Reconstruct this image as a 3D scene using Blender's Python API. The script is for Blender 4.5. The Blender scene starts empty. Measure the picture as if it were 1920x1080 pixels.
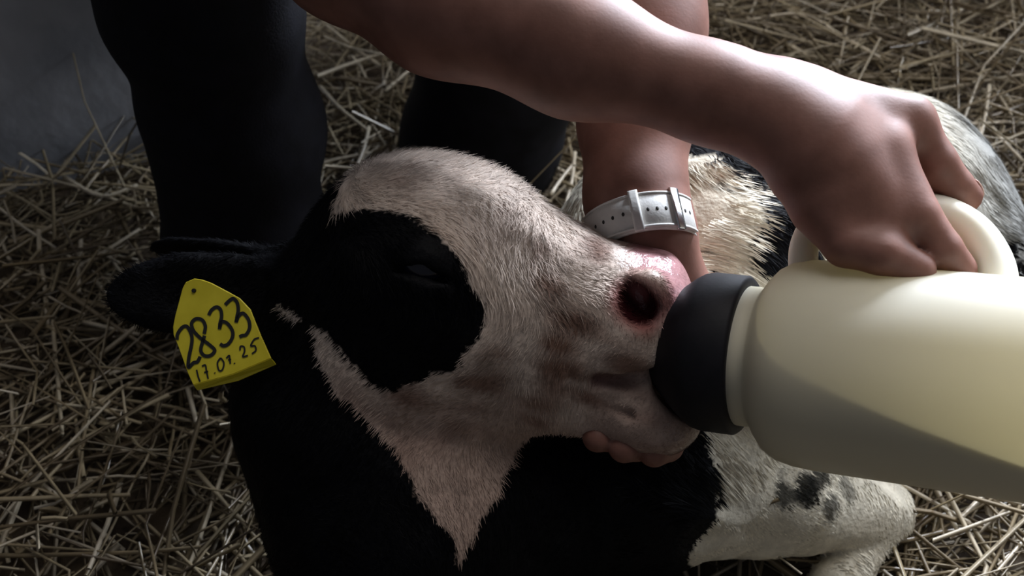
import bpy, bmesh, math, random
import numpy as np
from mathutils import Vector, Matrix

random.seed(7)
RNG = np.random.default_rng(11)
scene = bpy.context.scene
COL = scene.collection

# ------------------------------------------------------------------ camera
CAM = np.array([0.0, -0.42, 0.72])
PITCH = math.radians(46.0)
FPX = 1800.0
FW = np.array([0.0, math.cos(PITCH), -math.sin(PITCH)])
UP = np.array([0.0, math.sin(PITCH), math.cos(PITCH)])
RT = np.array([1.0, 0.0, 0.0])
cam_data = bpy.data.cameras.new('camera')
cam_data.sensor_width = 36.0
cam_data.lens = FPX / 1920.0 * 36.0
cam_data.clip_start = 0.01
cam = bpy.data.objects.new('camera', cam_data)
COL.objects.link(cam)
cam.location = CAM
cam.rotation_euler = (math.pi / 2 - PITCH, 0, 0)
scene.camera = cam
cam_data.dof.use_dof = True
cam_data.dof.focus_distance = 0.58
cam_data.dof.aperture_fstop = 9.0

# ------------------------------------------------------------------ world, light, exposure
scene.view_settings.view_transform = 'Standard'
scene.view_settings.look = 'None'
scene.view_settings.gamma = 1.0
scene.view_settings.use_curve_mapping = False
scene.view_settings.exposure = 0.22

world = bpy.data.worlds.new('barn_interior_light')
scene.world = world
world.use_nodes = True
bg = world.node_tree.nodes['Background']
bg.inputs[0].default_value = (0.85, 0.88, 1.0, 1)
bg.inputs[1].default_value = 0.075

def area_light(name, loc, target, sx, sy, power, color):
    ld = bpy.data.lights.new(name, 'AREA')
    ld.shape = 'RECTANGLE'
    ld.size = sx
    ld.size_y = sy
    ld.energy = power
    ld.color = color
    o = bpy.data.objects.new(name, ld)
    COL.objects.link(o)
    o.location = loc
    o.rotation_euler = (Vector(target) - Vector(loc)).to_track_quat('-Z', 'Y').to_euler()
    return o

area_light('barn_window_light', (1.75, 2.75, 1.85), (0.1, 0.1, 0.3), 0.9, 0.9, 370, (0.80, 0.87, 1.0))
area_light('side_fill_light', (2.9, 1.5, 1.6), (0.0, 0.0, 0.3), 0.8, 0.8, 45, (0.84, 0.90, 1.0))  # fill lamp added from the right; no side window is seen
area_light('overhead_fill_light', (0.5, 1.0, 2.9), (0.0, 0.1, 0.2), 2.2, 1.6, 36, (1.0, 0.96, 0.94))  # soft overhead fill standing in for ambient; no roof opening is seen


# ------------------------------------------------------------------ helpers
def P(px, py, d):
    """point of the place seen at a pixel of the photograph at depth d (metres along the view axis)"""
    return CAM + d * (FW + (px - 960.0) / FPX * RT + (540.0 - py) / FPX * UP)

def proj(V):
    r = np.asarray(V) - CAM
    d = r @ FW
    return 960 + FPX * (r @ RT) / d, 540 - FPX * (r @ UP) / d, d

def floor_at(px, py, z):
    u = (540.0 - py) / FPX
    dz = FW[2] + u * UP[2]
    return P(px, py, (z - CAM[2]) / dz)

def tag(o, label=None, cat=None, group=None, kind=None):
    if label: o['label'] = label
    if cat: o['category'] = cat
    if group: o['group'] = group
    if kind: o['kind'] = kind
    return o

def empty(name, loc):
    o = bpy.data.objects.new(name, None)
    COL.objects.link(o)
    o.location = loc
    o.empty_display_size = 0.05
    return o

def link_mesh(name, me, mat=None, parent=None, smooth=True):
    o = bpy.data.objects.new(name, me)
    COL.objects.link(o)
    if mat: me.materials.append(mat)
    if smooth and len(me.polygons):
        me.polygons.foreach_set('use_smooth', np.ones(len(me.polygons), dtype=bool))
    if parent:
        o.parent = parent
        o.matrix_parent_inverse = Matrix.Translation(-parent.location)
    return o

def mesh_np(name, V, F):
    me = bpy.data.meshes.new(name)
    V = np.asarray(V, dtype=np.float32); F = np.asarray(F, dtype=np.int32)
    n = F.shape[1]
    me.vertices.add(len(V)); me.vertices.foreach_set('co', V.ravel())
    me.loops.add(F.size); me.loops.foreach_set('vertex_index', F.ravel())
    me.polygons.add(len(F))
    me.polygons.foreach_set('loop_start', np.arange(0, F.size, n, dtype=np.int32))
    me.update(calc_edges=True)
    me.validate()
    return me

def set_color(me, name, C):
    C = np.asarray(C, dtype=np.float32)
    a = me.color_attributes.new(name, 'FLOAT_COLOR', 'POINT')
    full = np.ones((len(C), 4), dtype=np.float32); full[:, :3] = C
    a.data.foreach_set('color', full.ravel())

def unit(v):
    v = np.asarray(v, float)
    return v / (np.linalg.norm(v) + 1e-12)

# smooth noise as a sum of sines
def make_noise(seed, n=14):
    r = np.random.default_rng(seed)
    D = r.normal(size=(n, 3)); D /= np.linalg.norm(D, axis=1)[:, None]
    D *= r.uniform(0.6, 1.6, size=(n, 1))
    ph = r.uniform(0, 6.283, size=n)
    def f(p, s):
        return np.sin((p * s) @ D.T + ph).sum(-1) / math.sqrt(n)
    return f
NZ = make_noise(3)
NZ2 = make_noise(8)

def smooth(e0, e1, v):
    t = np.clip((v - e0) / (e1 - e0), 0, 1); return t * t * (3 - 2 * t)

# ------------------------------------------------------------------ implicit surfaces
class Cone:
    def __init__(s, a, b, ra, rb):
        s.a = np.asarray(a, float); s.b = np.asarray(b, float); s.ra = ra; s.rb = rb
        m = max(ra, rb)
        s.lo = np.minimum(s.a, s.b) - m; s.hi = np.maximum(s.a, s.b) + m
    def ev(s, p):
        ba = s.b - s.a
        pa = p - s.a.astype(p.dtype)
        t = np.clip((pa @ ba.astype(p.dtype)) / max(ba @ ba, 1e-9), 0, 1)
        q = pa - t[..., None] * ba.astype(p.dtype)
        return np.sqrt((q * q).sum(-1)) - (s.ra + (s.rb - s.ra) * t)
class Ell:
    def __init__(s, c, r, basis=None):
        s.c = np.asarray(c, float); s.r = np.asarray(r, float)
        s.M = np.eye(3) if basis is None else np.array([unit(b) for b in basis])
        e = np.sqrt(((s.M.T * s.r) ** 2).sum(1))
        s.lo = s.c - e; s.hi = s.c + e
    def ev(s, p):
        q = (p - s.c.astype(p.dtype)) @ s.M.T.astype(p.dtype)
        k0 = np.sqrt(((q / s.r.astype(p.dtype)) ** 2).sum(-1))
        k1 = np.sqrt(((q / (s.r ** 2).astype(p.dtype)) ** 2).sum(-1)) + 1e-6
        return k0 * (k0 - 1) / k1
class Field:
    def __init__(s): s.ops = []
    def u(s, prim, k=0.01): s.ops.append((0, prim, k)); return s
    def sub(s, prim, k=0.004): s.ops.append((1, prim, k)); return s
    def chain(s, pts, k=0.01):
        for (a, ra), (b, rb) in zip(pts[:-1], pts[1:]): s.u(Cone(a, b, ra, rb), k)
        return s
    @property
    def lo(s): return np.min([p.lo for t, p, k in s.ops if t == 0], axis=0)
    @property
    def hi(s): return np.max([p.hi for t, p, k in s.ops if t == 0], axis=0)
    @staticmethod
    def comb(t, f, d, k):
        if t == 0:
            h = np.clip(0.5 + 0.5 * (d - f) / k, 0, 1)
            return d * (1 - h) + f * h - k * h * (1 - h)
        d = -d
        h = np.clip(0.5 - 0.5 * (d - f) / k, 0, 1)
        return d * (1 - h) + f * h + k * h * (1 - h)
    def ev(s, p):
        f = np.full(p.shape[:-1], 1.0, dtype=p.dtype)
        if p.ndim != 2:
            for t, pr, k in s.ops: f = s.comb(t, f, pr.ev(p), k)
            return f
        for t, pr, k in s.ops:
            m = k + 0.012
            q = np.nonzero(((p > pr.lo - m) & (p < pr.hi + m)).all(1))[0]
            if len(q): f[q] = s.comb(t, f[q], pr.ev(p[q]), k)
        return f
    def grid(s, xs, ys, zs):
        f = np.full((len(xs), len(ys), len(zs)), 1.0, dtype=np.float32)
        for t, pr, k in s.ops:
            m = k + 0.016
            i0, i1 = np.searchsorted(xs, [pr.lo[0] - m, pr.hi[0] + m])
            j0, j1 = np.searchsorted(ys, [pr.lo[1] - m, pr.hi[1] + m])
            k0, k1 = np.searchsorted(zs, [pr.lo[2] - m, pr.hi[2] + m])
            if i0 >= i1 or j0 >= j1 or k0 >= k1: continue
            for c in range(i0, i1, 24):
                ce = min(c + 24, i1)
                G = np.stack(np.meshgrid(xs[c:ce], ys[j0:j1], zs[k0:k1], indexing='ij'), -1).astype(np.float32)
                f[c:ce, j0:j1, k0:k1] = s.comb(t, f[c:ce, j0:j1, k0:k1], pr.ev(G), k)
        return f
    def grad(s, p, e=4e-4):
        g = np.zeros_like(p)
        for k in ((1, -1, -1), (-1, -1, 1), (-1, 1, -1), (1, 1, 1)):
            k = np.array(k, float)
            g += s.ev(p + k * e)[:, None] * k
        return g / (4 * e)
    def surf(s, px, py, d0=0.35, d1=1.4, n=1600):
        """first surface depth met by looking at a pixel"""
        ds = np.linspace(d0, d1, n)
        pts = np.array([P(px, py, d) for d in ds])
        v = s.ev(pts)
        i = np.argmax(v < 0)
        return ds[i] if v[i] < 0 else None

def axis(lo, hi, flo, fhi, fine, coarse):
    a = []
    x = lo
    while x < hi:
        a.append(x)
        x += fine if flo <= x < fhi else coarse
    a.append(hi)
    return np.array(a)

def polygonize(field, name, fine, coarse, fbox=None, newton=2):
    lo, hi = field.lo - 0.02, field.hi + 0.02
    if fbox is None: fbox = (lo, hi)
    ax = [axis(lo[i], hi[i], fbox[0][i], fbox[1][i], fine, coarse) for i in range(3)]
    xs, ys, zs = ax
    f = field.grid(xs, ys, zs)
    ins = f < 0
    nx, ny, nz = f.shape
    c = np.zeros((nx - 1, ny - 1, nz - 1), np.int8)
    for dx in (0, 1):
        for dy in (0, 1):
            for dz in (0, 1):
                c += ins[dx:nx - 1 + dx, dy:ny - 1 + dy, dz:nz - 1 + dz]
    I, J, K = np.nonzero((c > 0) & (c < 8))
    ids = np.full(c.shape, -1, np.int32); ids[I, J, K] = np.arange(len(I))
    acc = np.zeros((len(I), 3)); cnt = np.zeros(len(I))
    corners = [(0,0,0),(1,0,0),(0,1,0),(1,1,0),(0,0,1),(1,0,1),(0,1,1),(1,1,1)]
    for a in range(8):
        for b in range(a + 1, 8):
            ca, cb = corners[a], corners[b]
            if sum(abs(ca[i] - cb[i]) for i in range(3)) != 1: continue
            fa = f[I + ca[0], J + ca[1], K + ca[2]]; fb = f[I + cb[0], J + cb[1], K + cb[2]]
            m = (fa < 0) != (fb < 0)
            t = np.where(m, fa / np.where(m, fa - fb, 1), 0)
            pa = np.stack([xs[I + ca[0]], ys[J + ca[1]], zs[K + ca[2]]], -1)
            pb = np.stack([xs[I + cb[0]], ys[J + cb[1]], zs[K + cb[2]]], -1)
            acc += np.where(m[:, None], pa + t[:, None] * (pb - pa), 0); cnt += m
    V = acc / cnt[:, None]
    Q = []
    def quads(sgn, i, j, k, offs):
        q = np.stack([ids[i + o[0], j + o[1], k + o[2]] for o in offs], -1)
        q = np.where(sgn[:, None], q, q[:, ::-1])
        Q.append(q)
    s0 = ins[:-1, 1:-1, 1:-1]; s1 = ins[1:, 1:-1, 1:-1]
    i, j, k = np.nonzero(s0 != s1)
    quads(s0[i, j, k], i, j, k, [(0,0,0),(0,1,0),(0,1,1),(0,0,1)])
    s0 = ins[1:-1, :-1, 1:-1]; s1 = ins[1:-1, 1:, 1:-1]
    i, j, k = np.nonzero(s0 != s1)
    quads(s0[i, j, k], i, j, k, [(0,0,0),(0,0,1),(1,0,1),(1,0,0)])
    s0 = ins[1:-1, 1:-1, :-1]; s1 = ins[1:-1, 1:-1, 1:]
    i, j, k = np.nonzero(s0 != s1)
    quads(s0[i, j, k], i, j, k, [(0,0,0),(1,0,0),(1,1,0),(0,1,0)])
    F = np.concatenate(Q)
    V = V.astype(np.float64)
    for _ in range(newton):
        v = field.ev(V); g = field.grad(V)
        g2 = (g * g).sum(1) + 0.05
        step = np.clip(v / g2, -0.003, 0.003)
        V -= step[:, None] * g
    N = field.grad(V); N /= np.linalg.norm(N, axis=1)[:, None] + 1e-9
    return V, F, N

# ------------------------------------------------------------------ materials
def mat_base(name):
    m = bpy.data.materials.new(name); m.use_nodes = True
    nt = m.node_tree
    return m, nt, nt.nodes['Principled BSDF']
def set_in(b, **kw):
    for k, v in kw.items():
        key = k.replace('_', ' ')
        b.inputs[key].default_value = v
def noise_color(nt, b, c1, c2, scale, detail=4, coord='Object', stops=(0.35, 0.65)):
    tc = nt.nodes.new('ShaderNodeTexCoord')
    nz = nt.nodes.new('ShaderNodeTexNoise'); nz.inputs['Scale'].default_value = scale; nz.inputs['Detail'].default_value = detail
    nt.links.new(tc.outputs[coord], nz.inputs['Vector'])
    cr = nt.nodes.new('ShaderNodeValToRGB')
    cr.color_ramp.elements[0].position = stops[0]; cr.color_ramp.elements[1].position = stops[1]
    cr.color_ramp.elements[0].color = (*c1, 1); cr.color_ramp.elements[1].color = (*c2, 1)
    nt.links.new(nz.outputs['Fac'], cr.inputs[0])
    nt.links.new(cr.outputs[0], b.inputs['Base Color'])
    return tc, nz
def add_bump(nt, b, scale, strength, dist=0.001, detail=3):
    tc = nt.nodes.new('ShaderNodeTexCoord')
    nz = nt.nodes.new('ShaderNodeTexNoise'); nz.inputs['Scale'].default_value = scale; nz.inputs['Detail'].default_value = detail
    nt.links.new(tc.outputs['Object'], nz.inputs['Vector'])
    bp = nt.nodes.new('ShaderNodeBump'); bp.inputs['Strength'].default_value = strength; bp.inputs['Distance'].default_value = dist
    nt.links.new(nz.outputs['Fac'], bp.inputs['Height'])
    nt.links.new(bp.outputs[0], b.inputs['Normal'])

def simple(name, c1, c2=None, scale=40, rough=0.6, bump=None, **kw):
    m, nt, b = mat_base(name)
    noise_color(nt, b, c1, c2 or c1, scale)
    b.inputs['Roughness'].default_value = rough
    set_in(b, **kw)
    if bump: add_bump(nt, b, *bump)
    return m

def mat_attr(name, attr, rough=0.6, bump=None, mult_noise=0.25, scale=120, **kw):
    m, nt, b = mat_base(name)
    at = nt.nodes.new('ShaderNodeAttribute'); at.attribute_name = attr
    tc = nt.nodes.new('ShaderNodeTexCoord')
    nz = nt.nodes.new('ShaderNodeTexNoise'); nz.inputs['Scale'].default_value = scale; nz.inputs['Detail'].default_value = 4
    nt.links.new(tc.outputs['Object'], nz.inputs['Vector'])
    mr = nt.nodes.new('ShaderNodeMapRange')
    mr.inputs[1].default_value = 0.3; mr.inputs[2].default_value = 0.7
    mr.inputs[3].default_value = 1 - mult_noise; mr.inputs[4].default_value = 1.0
    nt.links.new(nz.outputs['Fac'], mr.inputs[0])
    mx = nt.nodes.new('ShaderNodeMix'); mx.data_type = 'RGBA'; mx.blend_type = 'MULTIPLY'
    mx.inputs[0].default_value = 1.0
    nt.links.new(at.outputs['Color'], mx.inputs[6]); nt.links.new(mr.outputs[0], mx.inputs[7])
    nt.links.new(mx.outputs[2], b.inputs['Base Color'])
    b.inputs['Roughness'].default_value = rough
    set_in(b, **kw)
    if bump: add_bump(nt, b, *bump)
    return m

def straw_material(name, per_object):
    m, nt, b = mat_base(name)
    if per_object:
        src = nt.nodes.new('ShaderNodeObjectInfo').outputs['Random']
    else:
        src = nt.nodes.new('ShaderNodeNewGeometry').outputs['Random Per Island']
    cr = nt.nodes.new('ShaderNodeValToRGB')
    e = cr.color_ramp.elements
    e[0].position = 0.0; e[0].color = (0.10, 0.072, 0.042, 1)
    e[1].position = 1.0; e[1].color = (0.64, 0.56, 0.43, 1)
    x = e.new(0.35); x.color = (0.23, 0.175, 0.10, 1)
    x = e.new(0.7); x.color = (0.37, 0.30, 0.185, 1)
    nt.links.new(src, cr.inputs[0])
    tc = nt.nodes.new('ShaderNodeTexCoord')
    nz = nt.nodes.new('ShaderNodeTexNoise'); nz.inputs['Scale'].default_value = 60
    nt.links.new(tc.outputs['Object'], nz.inputs['Vector'])
    mr = nt.nodes.new('ShaderNodeMapRange'); mr.inputs[3].default_value = 0.55; mr.inputs[4].default_value = 1.25
    nt.links.new(nz.outputs['Fac'], mr.inputs[0])
    mx = nt.nodes.new('ShaderNodeMix'); mx.data_type = 'RGBA'; mx.blend_type = 'MULTIPLY'; mx.inputs[0].default_value = 1.0
    nt.links.new(cr.outputs[0], mx.inputs[6]); nt.links.new(mr.outputs[0], mx.inputs[7])
    nt.links.new(mx.outputs[2], b.inputs['Base Color'])
    b.inputs['Roughness'].default_value = 0.3
    return m

M_STRAW = straw_material('straw', False)
M_STALK = straw_material('straw_stalk', True)
M_PALE = simple('pale_straw', (0.48, 0.41, 0.30), (0.66, 0.58, 0.44), 70, 0.32)
M_FLOOR = simple('earth_floor', (0.035, 0.022, 0.012), (0.10, 0.07, 0.04), 25, 0.9, (90, 0.8, 0.004))
M_WALL = simple('grey_wall', (0.36, 0.38, 0.42), (0.58, 0.60, 0.65), 9, 0.75, (35, 0.5, 0.003))
M_CLOTH = simple('black_cloth', (0.003, 0.003, 0.005), (0.006, 0.006, 0.010), 60, 0.8, (500, 0.4, 0.0006), Specular_IOR_Level=0.2)
M_SHIRT = simple('dark_shirt', (0.03, 0.035, 0.05), (0.05, 0.055, 0.07), 30, 0.9)
M_BOOT = simple('black_rubber_boot', (0.008, 0.008, 0.009), (0.014, 0.014, 0.015), 30, 0.45)
M_SKIN = simple('skin', (0.185, 0.078, 0.054), (0.26, 0.118, 0.086), 45, 0.58, (500, 0.15, 0.0005), Subsurface_Weight=0.12, Subsurface_Scale=0.01, Subsurface_Radius=(1.0, 0.35, 0.2))
M_NAIL = simple('nail', (0.55, 0.32, 0.27), (0.6, 0.38, 0.32), 40, 0.3)
M_HAIRP = simple('dark_hair', (0.02, 0.014, 0.01), (0.04, 0.03, 0.02), 50, 0.6)
M_COAT = mat_attr('calf_coat', 'coat', 0.62, (260, 0.6, 0.0015), 0.3, 90, Specular_IOR_Level=0.1)
nt_ = M_COAT.node_tree
wn_ = nt_.nodes.new('ShaderNodeAttribute'); wn_.attribute_name = 'wet'
wm_ = nt_.nodes.new('ShaderNodeMapRange'); wm_.inputs[3].default_value = 0.62; wm_.inputs[4].default_value = 0.2
ws_ = nt_.nodes.new('ShaderNodeMapRange'); ws_.inputs[3].default_value = 0.08; ws_.inputs[4].default_value = 0.5
nt_.links.new(wn_.outputs['Fac'], ws_.inputs[0]); nt_.links.new(ws_.outputs[0], nt_.nodes['Principled BSDF'].inputs['Specular IOR Level'])
nt_.links.new(wn_.outputs['Fac'], wm_.inputs[0]); nt_.links.new(wm_.outputs[0], nt_.nodes['Principled BSDF'].inputs['Roughness'])
M_FUR = mat_attr('calf_fur', 'coat', 0.55, None, 0.2, 200, Specular_IOR_Level=0.06)
M_EYE = simple('calf_eye', (0.004, 0.004, 0.008), (0.01, 0.01, 0.02), 30, 0.08)
M_RUBBER = simple('black_rubber', (0.005, 0.005, 0.007), (0.009, 0.008, 0.011), 60, 0.6, (300, 0.2, 0.0005), Specular_IOR_Level=0.25)
M_TAG = simple('yellow_tag', (0.66, 0.55, 0.02), (0.78, 0.66, 0.035), 60, 0.5)
M_INK = simple('black_ink', (0.008, 0.008, 0.008), (0.014, 0.013, 0.012), 60, 0.6)
M_STRAP = simple('white_strap', (0.60, 0.585, 0.55), (0.68, 0.665, 0.63), 60, 0.5, (600, 0.3, 0.0004))
M_METAL = simple('steel', (0.7, 0.72, 0.75), (0.8, 0.82, 0.85), 40, 0.22, None, Metallic=1.0)
M_HOLE = simple('strap_hole', (0.02, 0.018, 0.016), (0.03, 0.026, 0.022), 60, 0.8)
M_MILK = simple('milk', (0.74, 0.70, 0.60), (0.78, 0.74, 0.63), 20, 0.3)
M_HOOF = simple('hoof_horn', (0.5, 0.45, 0.36), (0.62, 0.56, 0.46), 30, 0.35)
M_PLASTIC, nt_, b_ = mat_base('milky_plastic')
noise_color(nt_, b_, (0.86, 0.84, 0.72), (0.90, 0.88, 0.77), 15)
b_.inputs['Roughness'].default_value = 0.42
tr_ = nt_.nodes.new('ShaderNodeBsdfTranslucent'); tr_.inputs[0].default_value = (0.85, 0.78, 0.55, 1)
ms_ = nt_.nodes.new('ShaderNodeMixShader'); ms_.inputs[0].default_value = 0.5
out_ = nt_.nodes['Material Output']
nt_.links.new(b_.outputs[0], ms_.inputs[1]); nt_.links.new(tr_.outputs[0], ms_.inputs[2]); nt_.links.new(ms_.outputs[0], out_.inputs[0])
M_PLSOLID = simple('solid_milky_plastic', (0.86, 0.83, 0.70), (0.90, 0.87, 0.75), 15, 0.42, None, Subsurface_Weight=0.25, Subsurface_Scale=0.012, Subsurface_Radius=(1.0, 0.9, 0.6))

# ------------------------------------------------------------------ setting: floor and wall
def box_mesh(name, lo, hi, bevel=0.0):
    bm = bmesh.new(); bmesh.ops.create_cube(bm, size=1)
    for v in bm.verts:
        for i in range(3): v.co[i] = lo[i] if v.co[i] < 0 else hi[i]
    if bevel: bmesh.ops.bevel(bm, geom=bm.edges[:], offset=bevel, segments=2, affect='EDGES')
    me = bpy.data.meshes.new(name); bm.to_mesh(me); bm.free()
    return me
n_ = 90
gx, gy = np.meshgrid(np.linspace(-2.0, 2.4, n_), np.linspace(-1.0, 3.2, n_), indexing='ij')
gp = np.stack([gx, gy, np.zeros_like(gx)], -1).reshape(-1, 3)
gp[:, 2] = 0.004 * NZ(gp, 14.0)
ii = np.arange(n_ * n_).reshape(n_, n_)
gf = np.stack([ii[:-1, :-1], ii[1:, :-1], ii[1:, 1:], ii[:-1, 1:]], -1).reshape(-1, 4)
tag(link_mesh('floor', mesh_np('floor', gp, gf), M_FLOOR), 'dark earth floor under the straw bedding', kind='structure')

w = link_mesh('wall_left', box_mesh('wall_left', (-1.0, 0.0, -0.02), (0.14, 0.09, 1.0), 0.006), M_WALL, smooth=False)
w.location = (-0.46, 0.478, 0); w.rotation_euler = (0, 0, math.radians(24))
tag(w, 'dirty grey pen wall behind the trouser leg', kind='structure')
w = link_mesh('wall_shade_board', box_mesh('wall_shade_board', (0.15, 1.2, -0.02), (3.0, 1.24, 0.80), 0.004), M_WALL, smooth=False)  # out-of-view board added to keep the window light off the far straw
tag(w, 'unseen low partition added to shade the straw', kind='structure')

# ------------------------------------------------------------------ straw bedding
def bed_height(x, y):
    p = np.stack([x, y, np.zeros_like(x)], -1)
    return 0.035 + 0.012 * NZ(p, 9.0) + 0.02 * np.clip((y - 0.55) * 1.2, 0, 1.5) + 0.03 * np.clip((x - 0.35) * 1.5, 0, 1)

def stalk_rings(base, direc, L, r, bend, up, flat=0.6, nseg=3):
    """vertices of many stalks at once: 3-sided, nseg rings"""
    N = len(base)
    side = np.cross(direc, up); side /= np.linalg.norm(side, axis=1)[:, None] + 1e-9
    nrm = np.cross(side, direc)
    V = np.zeros((N, nseg, 3, 3))
    for s in range(nseg):
        t = s / (nseg - 1)
        c = base + direc * (L * (t - 0.5))[:, None] + side * (bend * (1 - (2 * t - 1) ** 2))[:, None]
        rr = r * (1.0 - 0.25 * t)
        for a in range(3):
            an = a * 2.0944 + 0.5
            V[:, s, a] = c + side * (rr * math.cos(an))[:, None] + nrm * (rr * flat * math.sin(an))[:, None]
    return V.reshape(-1, 3)
def stalk_faces(N, nseg=3):
    F = []
    for s in range(nseg - 1):
        for a in range(3):
            b = (a + 1) % 3
            F.append([s * 3 + a, s * 3 + b, s * 3 + 3 + b, s * 3 + 3 + a])
    F = np.array(F)
    return (F[None] + (np.arange(N) * nseg * 3)[:, None, None]).reshape(-1, 4)

NS = 32000
x = RNG.uniform(-1.1, 1.35, NS); y = RNG.uniform(-0.55, 1.75, NS)
keep = np.ones(NS, bool)
# keep straw out of the wall
wl = np.array([math.cos(math.radians(24)), math.sin(math.radians(24))])
rel = np.stack([x + 0.46, y - 0.478], -1)
al = rel @ wl; ac = rel @ np.array([-wl[1], wl[0]])
keep &= ~((al < 0.2) & (ac > -0.02))
keep &= ~((x > 0.05) & (np.abs(y - 1.22) < 0.09))
x, y = x[keep], y[keep]; NS = len(x)
hgt = bed_height(x, y)
lay = RNG.uniform(0, 1, NS)
z = 0.006 + hgt * lay
az_ = RNG.uniform(0, 6.283, NS)
az_ = np.where(x > 0.3, az_ * 0.35 - 0.9 + RNG.normal(0, 0.5, NS), az_)
pt = RNG.normal(0, 0.13, NS) + np.where(RNG.uniform(size=NS) < 0.10, RNG.normal(0, 0.45, NS), 0)
dr = np.stack([np.cos(az_) * np.cos(pt), np.sin(az_) * np.cos(pt), np.sin(pt)], -1)
L = RNG.uniform(0.03, 0.23, NS) * np.where(x > 0.3, 1.35, 1.0)
z += np.abs(np.sin(pt)) * L * 0.5
chaff = RNG.uniform(size=NS) < 0.58
L = np.where(chaff, RNG.uniform(0.010, 0.045, NS), L)
r = RNG.uniform(0.0011, 0.0026, NS) * np.where(RNG.uniform(size=NS) < 0.15, 1.5, 1.0)
upv = RNG.normal(0, 0.5, (NS, 3)) + np.array([0, 0, 1.0])
bend = RNG.normal(0, 0.055, NS) * L
V = stalk_rings(np.stack([x, y, z], -1), dr, L, r, bend, upv, 0.45)
straw = link_mesh('straw_bedding', mesh_np('straw_bedding', V, stalk_faces(NS)), M_STRAW, smooth=True)
tag(straw, 'loose tangled dry straw bedding covering the floor', 'straw', kind='stuff')

# ------------------------------------------------------------------ calf
A12 = math.radians(12)
HX = math.cos(A12) * RT - math.sin(A12) * UP
HZ0 = math.sin(A12) * RT + math.cos(A12) * UP
ROLL = math.radians(28)
HZ = math.cos(ROLL) * HZ0 - math.sin(ROLL) * FW
HN = -math.sin(ROLL) * HZ0 - math.cos(ROLL) * FW      # toward the viewer's side
HB = (HX, HN, HZ)
HM = P(900, 520, 0.622)                                # a point on the head's mid plane
def mir(v):
    v = np.asarray(v, float)
    return v - 2 * ((v - HM) @ HN)[..., None] * HN if v.ndim > 1 else v - 2 * ((v - HM) @ HN) * HN
MIRM = np.eye(3) - 2 * np.outer(HN, HN)
def mell(F, c, r, basis=HB, k=0.015):
    F.u(Ell(c, r, basis), k)
    F.u(Ell(mir(c), r, [MIRM @ np.asarray(b) for b in basis]), k)
def mcone(F, a, b, ra, rb, k=0.015):
    F.u(Cone(a, b, ra, rb), k); F.u(Cone(mir(a), mir(b), ra, rb), k)

calf = Field()
# trunk
T0, T1, T2 = np.array([0.05, -0.01, 0.11]), np.array([0.16, 0.11, 0.155]), np.array([0.315, 0.215, 0.155])
calf.chain([(T0, 0.092), (T1, 0.132), (T2, 0.108)], 0.04)
calf.u(Ell(np.array([0.36, 0.17, 0.12]), (0.085, 0.075, 0.085)), 0.05)          # thigh
# hind leg lying to the right
calf.chain([(np.array([0.39, 0.17, 0.115]), 0.055), (np.array([0.50, 0.235, 0.085]), 0.036), (np.array([0.585, 0.15, 0.06]), 0.022),
            (np.array([0.56, 0.03, 0.05]), 0.016), (np.array([0.545, -0.02, 0.05]), 0.019)], 0.02)
# near foreleg, folded at the knee
calf.chain([(np.array([0.10, -0.04, 0.125]), 0.06), (np.array([0.20, -0.03, 0.095]), 0.040), (np.array([0.26, -0.027, 0.07]), 0.027),
            (np.array([0.290, -0.026, 0.062]), 0.0215)], 0.03)
calf.chain([(np.array([0.290, -0.026, 0.060]), 0.0185), (np.array([0.22, -0.105, 0.045]), 0.017), (np.array([0.17, -0.15, 0.045]), 0.020),
            (np.array([0.145, -0.17, 0.042]), 0.019)], 0.006)
# far foreleg tucked under the chest
calf.chain([(np.array([-0.06, 0.0, 0.10]), 0.055), (np.array([-0.13, -0.10, 0.06]), 0.03), (np.array([-0.05, -0.16, 0.05]), 0.02)], 0.03)
# neck
N_TRUNK = len(calf.ops)
calf.chain([(P(690, 560, 0.64), 0.058), (P(668, 760, 0.648), 0.074), (P(760, 960, 0.660), 0.086), (T0, 0.088)], 0.035)
calf.u(Cone(P(860, 760, 0.62), P(850, 930, 0.63), 0.035, 0.03), 0.03)           # throat
# head
calf.u(Ell(P(806, 458, 0.622), (0.073, 0.058, 0.058), HB), 0.03)
calf.u(Cone(P(900, 495, 0.612), P(1175, 572, 0.603), 0.048, 0.035), 0.03)
calf.u(Cone(P(850, 600, 0.605), P(1140, 645, 0.602), 0.055, 0.040), 0.03)
mell(calf, P(748, 606, 0.580), (0.056, 0.028, 0.060), k=0.025)
mell(calf, P(798, 470, 0.585), (0.032, 0.022, 0.026), k=0.02)
mcone(calf, P(730, 680, 0.597), P(1180, 768, 0.598), 0.030, 0.019, 0.02)
calf.u(Ell(P(1180, 612, 0.597), (0.036, 0.040, 0.040), HB), 0.02)
calf.u(Ell(P(1226, 538, 0.600), (0.017, 0.034, 0.022), HB), 0.012)
calf.u(Ell(P(1220, 780, 0.597), (0.031, 0.030, 0.020), HB), 0.014)
calf.u(Ell(P(1212, 742, 0.598), (0.030, 0.031, 0.019), HB), 0.010)             # lower lip
NOSTRIL_D = calf.surf(1198, 562)
nb = calf.surf(1165, 610)
mell(calf, P(1215, 548, NOSTRIL_D + 0.006), (0.013, 0.010, 0.014), k=0.008)      # wing of the nostril
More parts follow.
